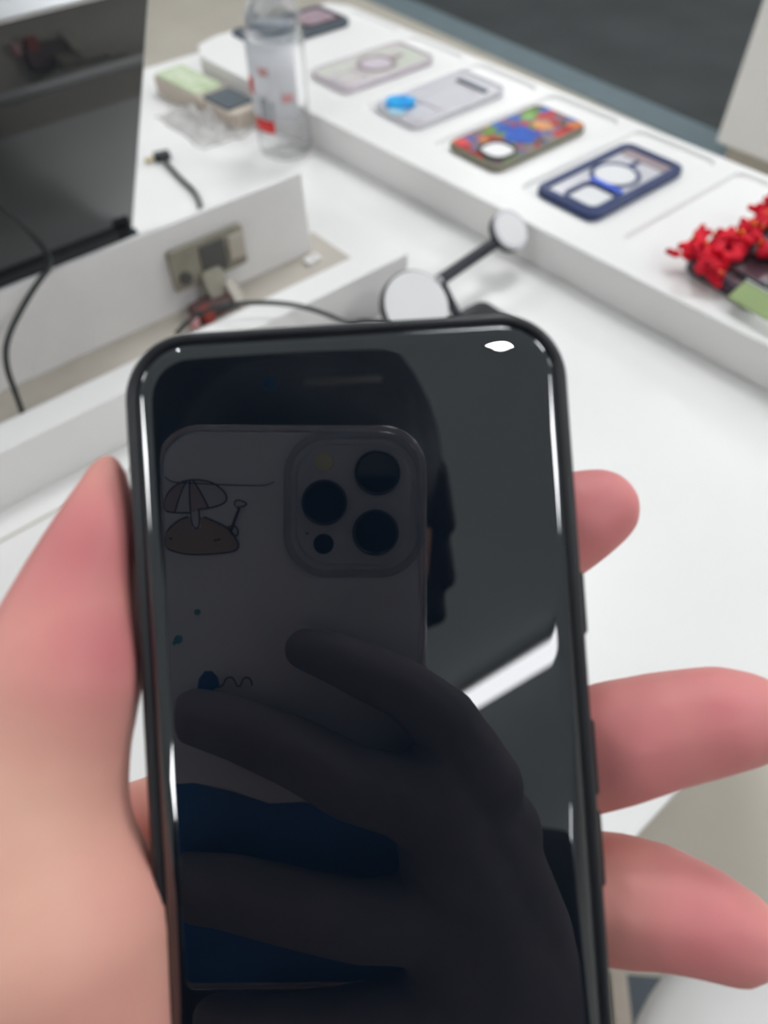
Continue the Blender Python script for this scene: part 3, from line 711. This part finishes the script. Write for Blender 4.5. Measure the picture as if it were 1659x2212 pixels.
# right hand on the photographing phone (fingers lie on its back)
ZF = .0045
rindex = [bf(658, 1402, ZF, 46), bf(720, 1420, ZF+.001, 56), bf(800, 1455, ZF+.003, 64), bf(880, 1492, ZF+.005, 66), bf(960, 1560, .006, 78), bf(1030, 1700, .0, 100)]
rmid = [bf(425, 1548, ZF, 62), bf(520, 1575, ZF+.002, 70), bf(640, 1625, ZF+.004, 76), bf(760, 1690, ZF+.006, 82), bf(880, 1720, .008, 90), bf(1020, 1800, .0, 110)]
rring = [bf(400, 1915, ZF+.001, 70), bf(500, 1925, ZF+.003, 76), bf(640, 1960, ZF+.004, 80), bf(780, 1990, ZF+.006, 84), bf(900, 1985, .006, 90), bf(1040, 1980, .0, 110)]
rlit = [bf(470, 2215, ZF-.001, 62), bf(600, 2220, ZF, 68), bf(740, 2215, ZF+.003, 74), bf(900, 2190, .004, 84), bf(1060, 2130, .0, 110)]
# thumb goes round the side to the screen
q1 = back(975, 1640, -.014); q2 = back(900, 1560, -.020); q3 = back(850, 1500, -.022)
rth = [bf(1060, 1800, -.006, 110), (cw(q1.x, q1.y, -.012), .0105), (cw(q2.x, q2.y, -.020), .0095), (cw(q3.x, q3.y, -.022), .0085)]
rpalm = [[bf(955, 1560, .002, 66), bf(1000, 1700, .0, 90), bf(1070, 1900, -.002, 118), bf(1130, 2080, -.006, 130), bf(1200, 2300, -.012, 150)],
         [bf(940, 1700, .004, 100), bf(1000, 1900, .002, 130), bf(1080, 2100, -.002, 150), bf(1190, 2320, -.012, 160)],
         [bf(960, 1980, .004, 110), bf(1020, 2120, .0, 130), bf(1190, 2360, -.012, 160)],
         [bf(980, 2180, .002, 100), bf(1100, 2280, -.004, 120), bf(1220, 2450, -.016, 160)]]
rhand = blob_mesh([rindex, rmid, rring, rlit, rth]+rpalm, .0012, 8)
wr = back(1215, 2420, -.014)
# head, neck, forearms (skin) and clothes
def ell(c, s, tilt=0):
    M_ = Matrix.Identity(4)
    for i, k in enumerate((RT, DN, FW)):
        for j in range(3): M_[j][i] = k[j]*s[i]
    M_.translation = cw(*c); return M_
HC = V((-.048, -.012, -.272))
headm = blob_mesh([[(cw(HC.x, HC.y+.06, HC.z-.02), .055), (cw(HC.x, .17, -.335), .056), (cw(-.035, .23, -.36), .07)],
                   [(cw(HC.x, HC.y+.010, HC.z+.094), .007), (cw(HC.x, HC.y+.036, HC.z+.108), .011)],       # nose
                   [(cw(HC.x-.012, HC.y+.036, HC.z+.098), .007), (cw(HC.x+.012, HC.y+.036, HC.z+.098), .007)],
                   [(cw(HC.x-.04, HC.y-.008, HC.z+.080), .010), (cw(HC.x+.04, HC.y-.008, HC.z+.080), .010)],  # brow
                   [(cw(HC.x-.045, HC.y+.075, HC.z+.035), .022), (cw(HC.x, HC.y+.100, HC.z+.068), .022), (cw(HC.x+.045, HC.y+.075, HC.z+.035), .022)],  # jaw
                   [(cw(HC.x-.080, HC.y+.00, HC.z-.005), .010), (cw(HC.x-.078, HC.y+.035, HC.z+.0), .008)],
                   [(cw(HC.x+.080, HC.y+.00, HC.z-.005), .010), (cw(HC.x+.078, HC.y+.035, HC.z+.0), .008)]],
                  .003, 4, [ell(HC, (.077, .095, .095)), ell(HC+V((0, .045, .015)), (.062, .062, .070))])
shR, shL = cw(.145, .285, -.36), cw(-.215, .285, -.36)
elR, elL = cw(.215, .39, -.13), cw(-.2, .33, -.06)
wrR, wrL = cw(wr.x, wr.y, -.014), cw(-.062, .135, .130)
arms = blob_mesh([[(wrL, .027), (wrL.lerp(elL, .4), .033), (elL, .036), (shL, .045)], [(wrR, .024), (wrR.lerp(elR, .5), .033), (elR, .036), (shR, .045)]], .004, 4)
pt = empty('person', (-.35, -.42, 0), 'person in a black jacket holding one phone in each hand', 'person')
I_ = pt.matrix_world.inverted()
body = join_meshes('body', [lhand, headm, arms], SKIN, pt, I_)
SHADED_HAND = mat('shaded_hand', (.19, .165, .19), .8, noise_amt=.15, nscale=30)  # dark colour stands in for shade on the right hand's skin
hand_r = join_meshes('right_hand', [rhand], SHADED_HAND, pt, I_); hand_r['label'] = 'right hand around the mirrored phone, its shade painted into the colour'
# rosy finger pads: a per-vertex blush that belongs to the skin
spots = [(at(1310, 1110, .125), .018), (at(1560, 1560, .123), .020), (at(1400, 1600, .125), .020), (at(1540, 2030, .123), .020), (at(190, 1180, .112), .013), (at(230, 1400, .108), .010)]
co = np.empty(len(body.data.vertices)*3, 'f'); body.data.vertices.foreach_get('co', co); co = co.reshape(-1, 3)
wgt = np.zeros(len(co))
for c_, r_ in spots: wgt = np.maximum(wgt, np.exp(-(((co-np.array(c_))**2).sum(1))/(r_*r_)))
at_ = body.data.attributes.new('blush', 'FLOAT', 'POINT'); at_.data.foreach_set('value', wgt.astype('f'))
def hz(f_, r_, z): return V((math.cos(a)*f_+math.sin(a)*r_, math.sin(a)*f_-math.cos(a)*r_, z))
# clothing
hip = hz(-.58, -.035, .86); chest = (shR+shL)/2
jk = blob_mesh([[(shL, .062), (chest+V((0, 0, .0)), .085), (shR, .062)],
                [(chest+V((0, 0, -.06))+hz(-.02, -.06, 0), .115), (hip+hz(0, -.06, .05), .12)], [(chest+V((0, 0, -.06))+hz(-.02, .06, 0), .115), (hip+hz(0, .06, .05), .12)],
                [(shL, .062), (elL, .052), (elL.lerp(wrL, .80), .042)], [(shR, .062), (elR, .052), (elR.lerp(wrR, .92), .037)]], .006, 5)
join_meshes('jacket', [jk], JACKET, pt, I_)
legs = []
for s in (-1, 1):
    legs.append([(hip+hz(0, s*.085, 0), .105), (hz(-.555, -.035+s*.09, .48), .068), (hz(-.60, -.035+s*.10, .10), .048)])
tr = blob_mesh(legs, .006, 5); join_meshes('trousers', [tr], TROUS, pt, I_)
for s in (-1, 1):
    sh = blob_mesh([[(hz(-.63, -.035+s*.10, .045), .045), (hz(-.52, -.035+s*.11, .040), .040), (hz(-.42, -.035+s*.12, .032), .032)]], .005, 4)
    join_meshes('shoe', [sh], BLACKP, pt, I_)
# hair: a full bob that reaches below the ears
hr = [ell(HC+V((-.022, -.042, -.022)), (.120, .120, .098)), ell(HC+V((.0, .03, -.045)), (.096, .10, .072))]
hr.append(ell(HC+V((0, -.040, .002)), (.084, .074, .104)))
hch = []
rnd = random.Random(5)
for k in range(50):
    an = rnd.uniform(0, 2*math.pi); zz = rnd.uniform(-.5, .9)
    x_, y_ = math.cos(an), zz
    rr_ = math.sqrt(max(0, 1-zz*zz*.8))
    d_ = V((x_*rr_, -zz, math.sin(an)*rr_))
    if d_.z > .25 and d_.y > -.45: continue
    c_ = HC+V((d_.x*.092, -.02+d_.y*.104, -.022+d_.z*.092))
    e_ = c_+V((d_.x*.008, .035, d_.z*.006))
    hch.append([(cw(*c_), .012), (cw(*e_), .009)])
hm = blob_mesh(hch, .003, 3, hr)
# keep the face open: drop hair in front of the face
bm = bmesh.new(); bm.from_mesh(hm); bpy.data.meshes.remove(hm)
kill = []
for v in bm.verts:
    d_ = v.co-EYE; c_ = V((d_.dot(RT), d_.dot(DN), d_.dot(FW)))-HC
    if c_.z > .035 and c_.y > -.022 and abs(c_.x) < .066: kill.append(v)
bmesh.ops.delete(bm, geom=kill, context='VERTS')
bmo('hair', bm, HAIR, pt, True, I_)
for s in (-1, 1):
    g = bmesh.new(); bmesh.ops.create_uvsphere(g, u_segments=20, v_segments=12, radius=.012)
    e = bmo('eye', g, EYEW, pt, True, I_ @ Matrix.Translation(cw(HC.x+s*.031, HC.y+.008, HC.z+.078)))
    g = bmesh.new(); bmesh.ops.create_uvsphere(g, u_segments=16, v_segments=10, radius=.0058)
    bmo('iris', g, HAIR, e, True, Matrix.Translation(FW*.0072))
g = blob_mesh([[(cw(HC.x-.02, HC.y+.064, HC.z+.084), .004), (cw(HC.x, HC.y+.062, HC.z+.092), .0065), (cw(HC.x+.02, HC.y+.064, HC.z+.084), .004)]], .0015, 3)
join_meshes('lips', [g], LIPM, pt, I_)
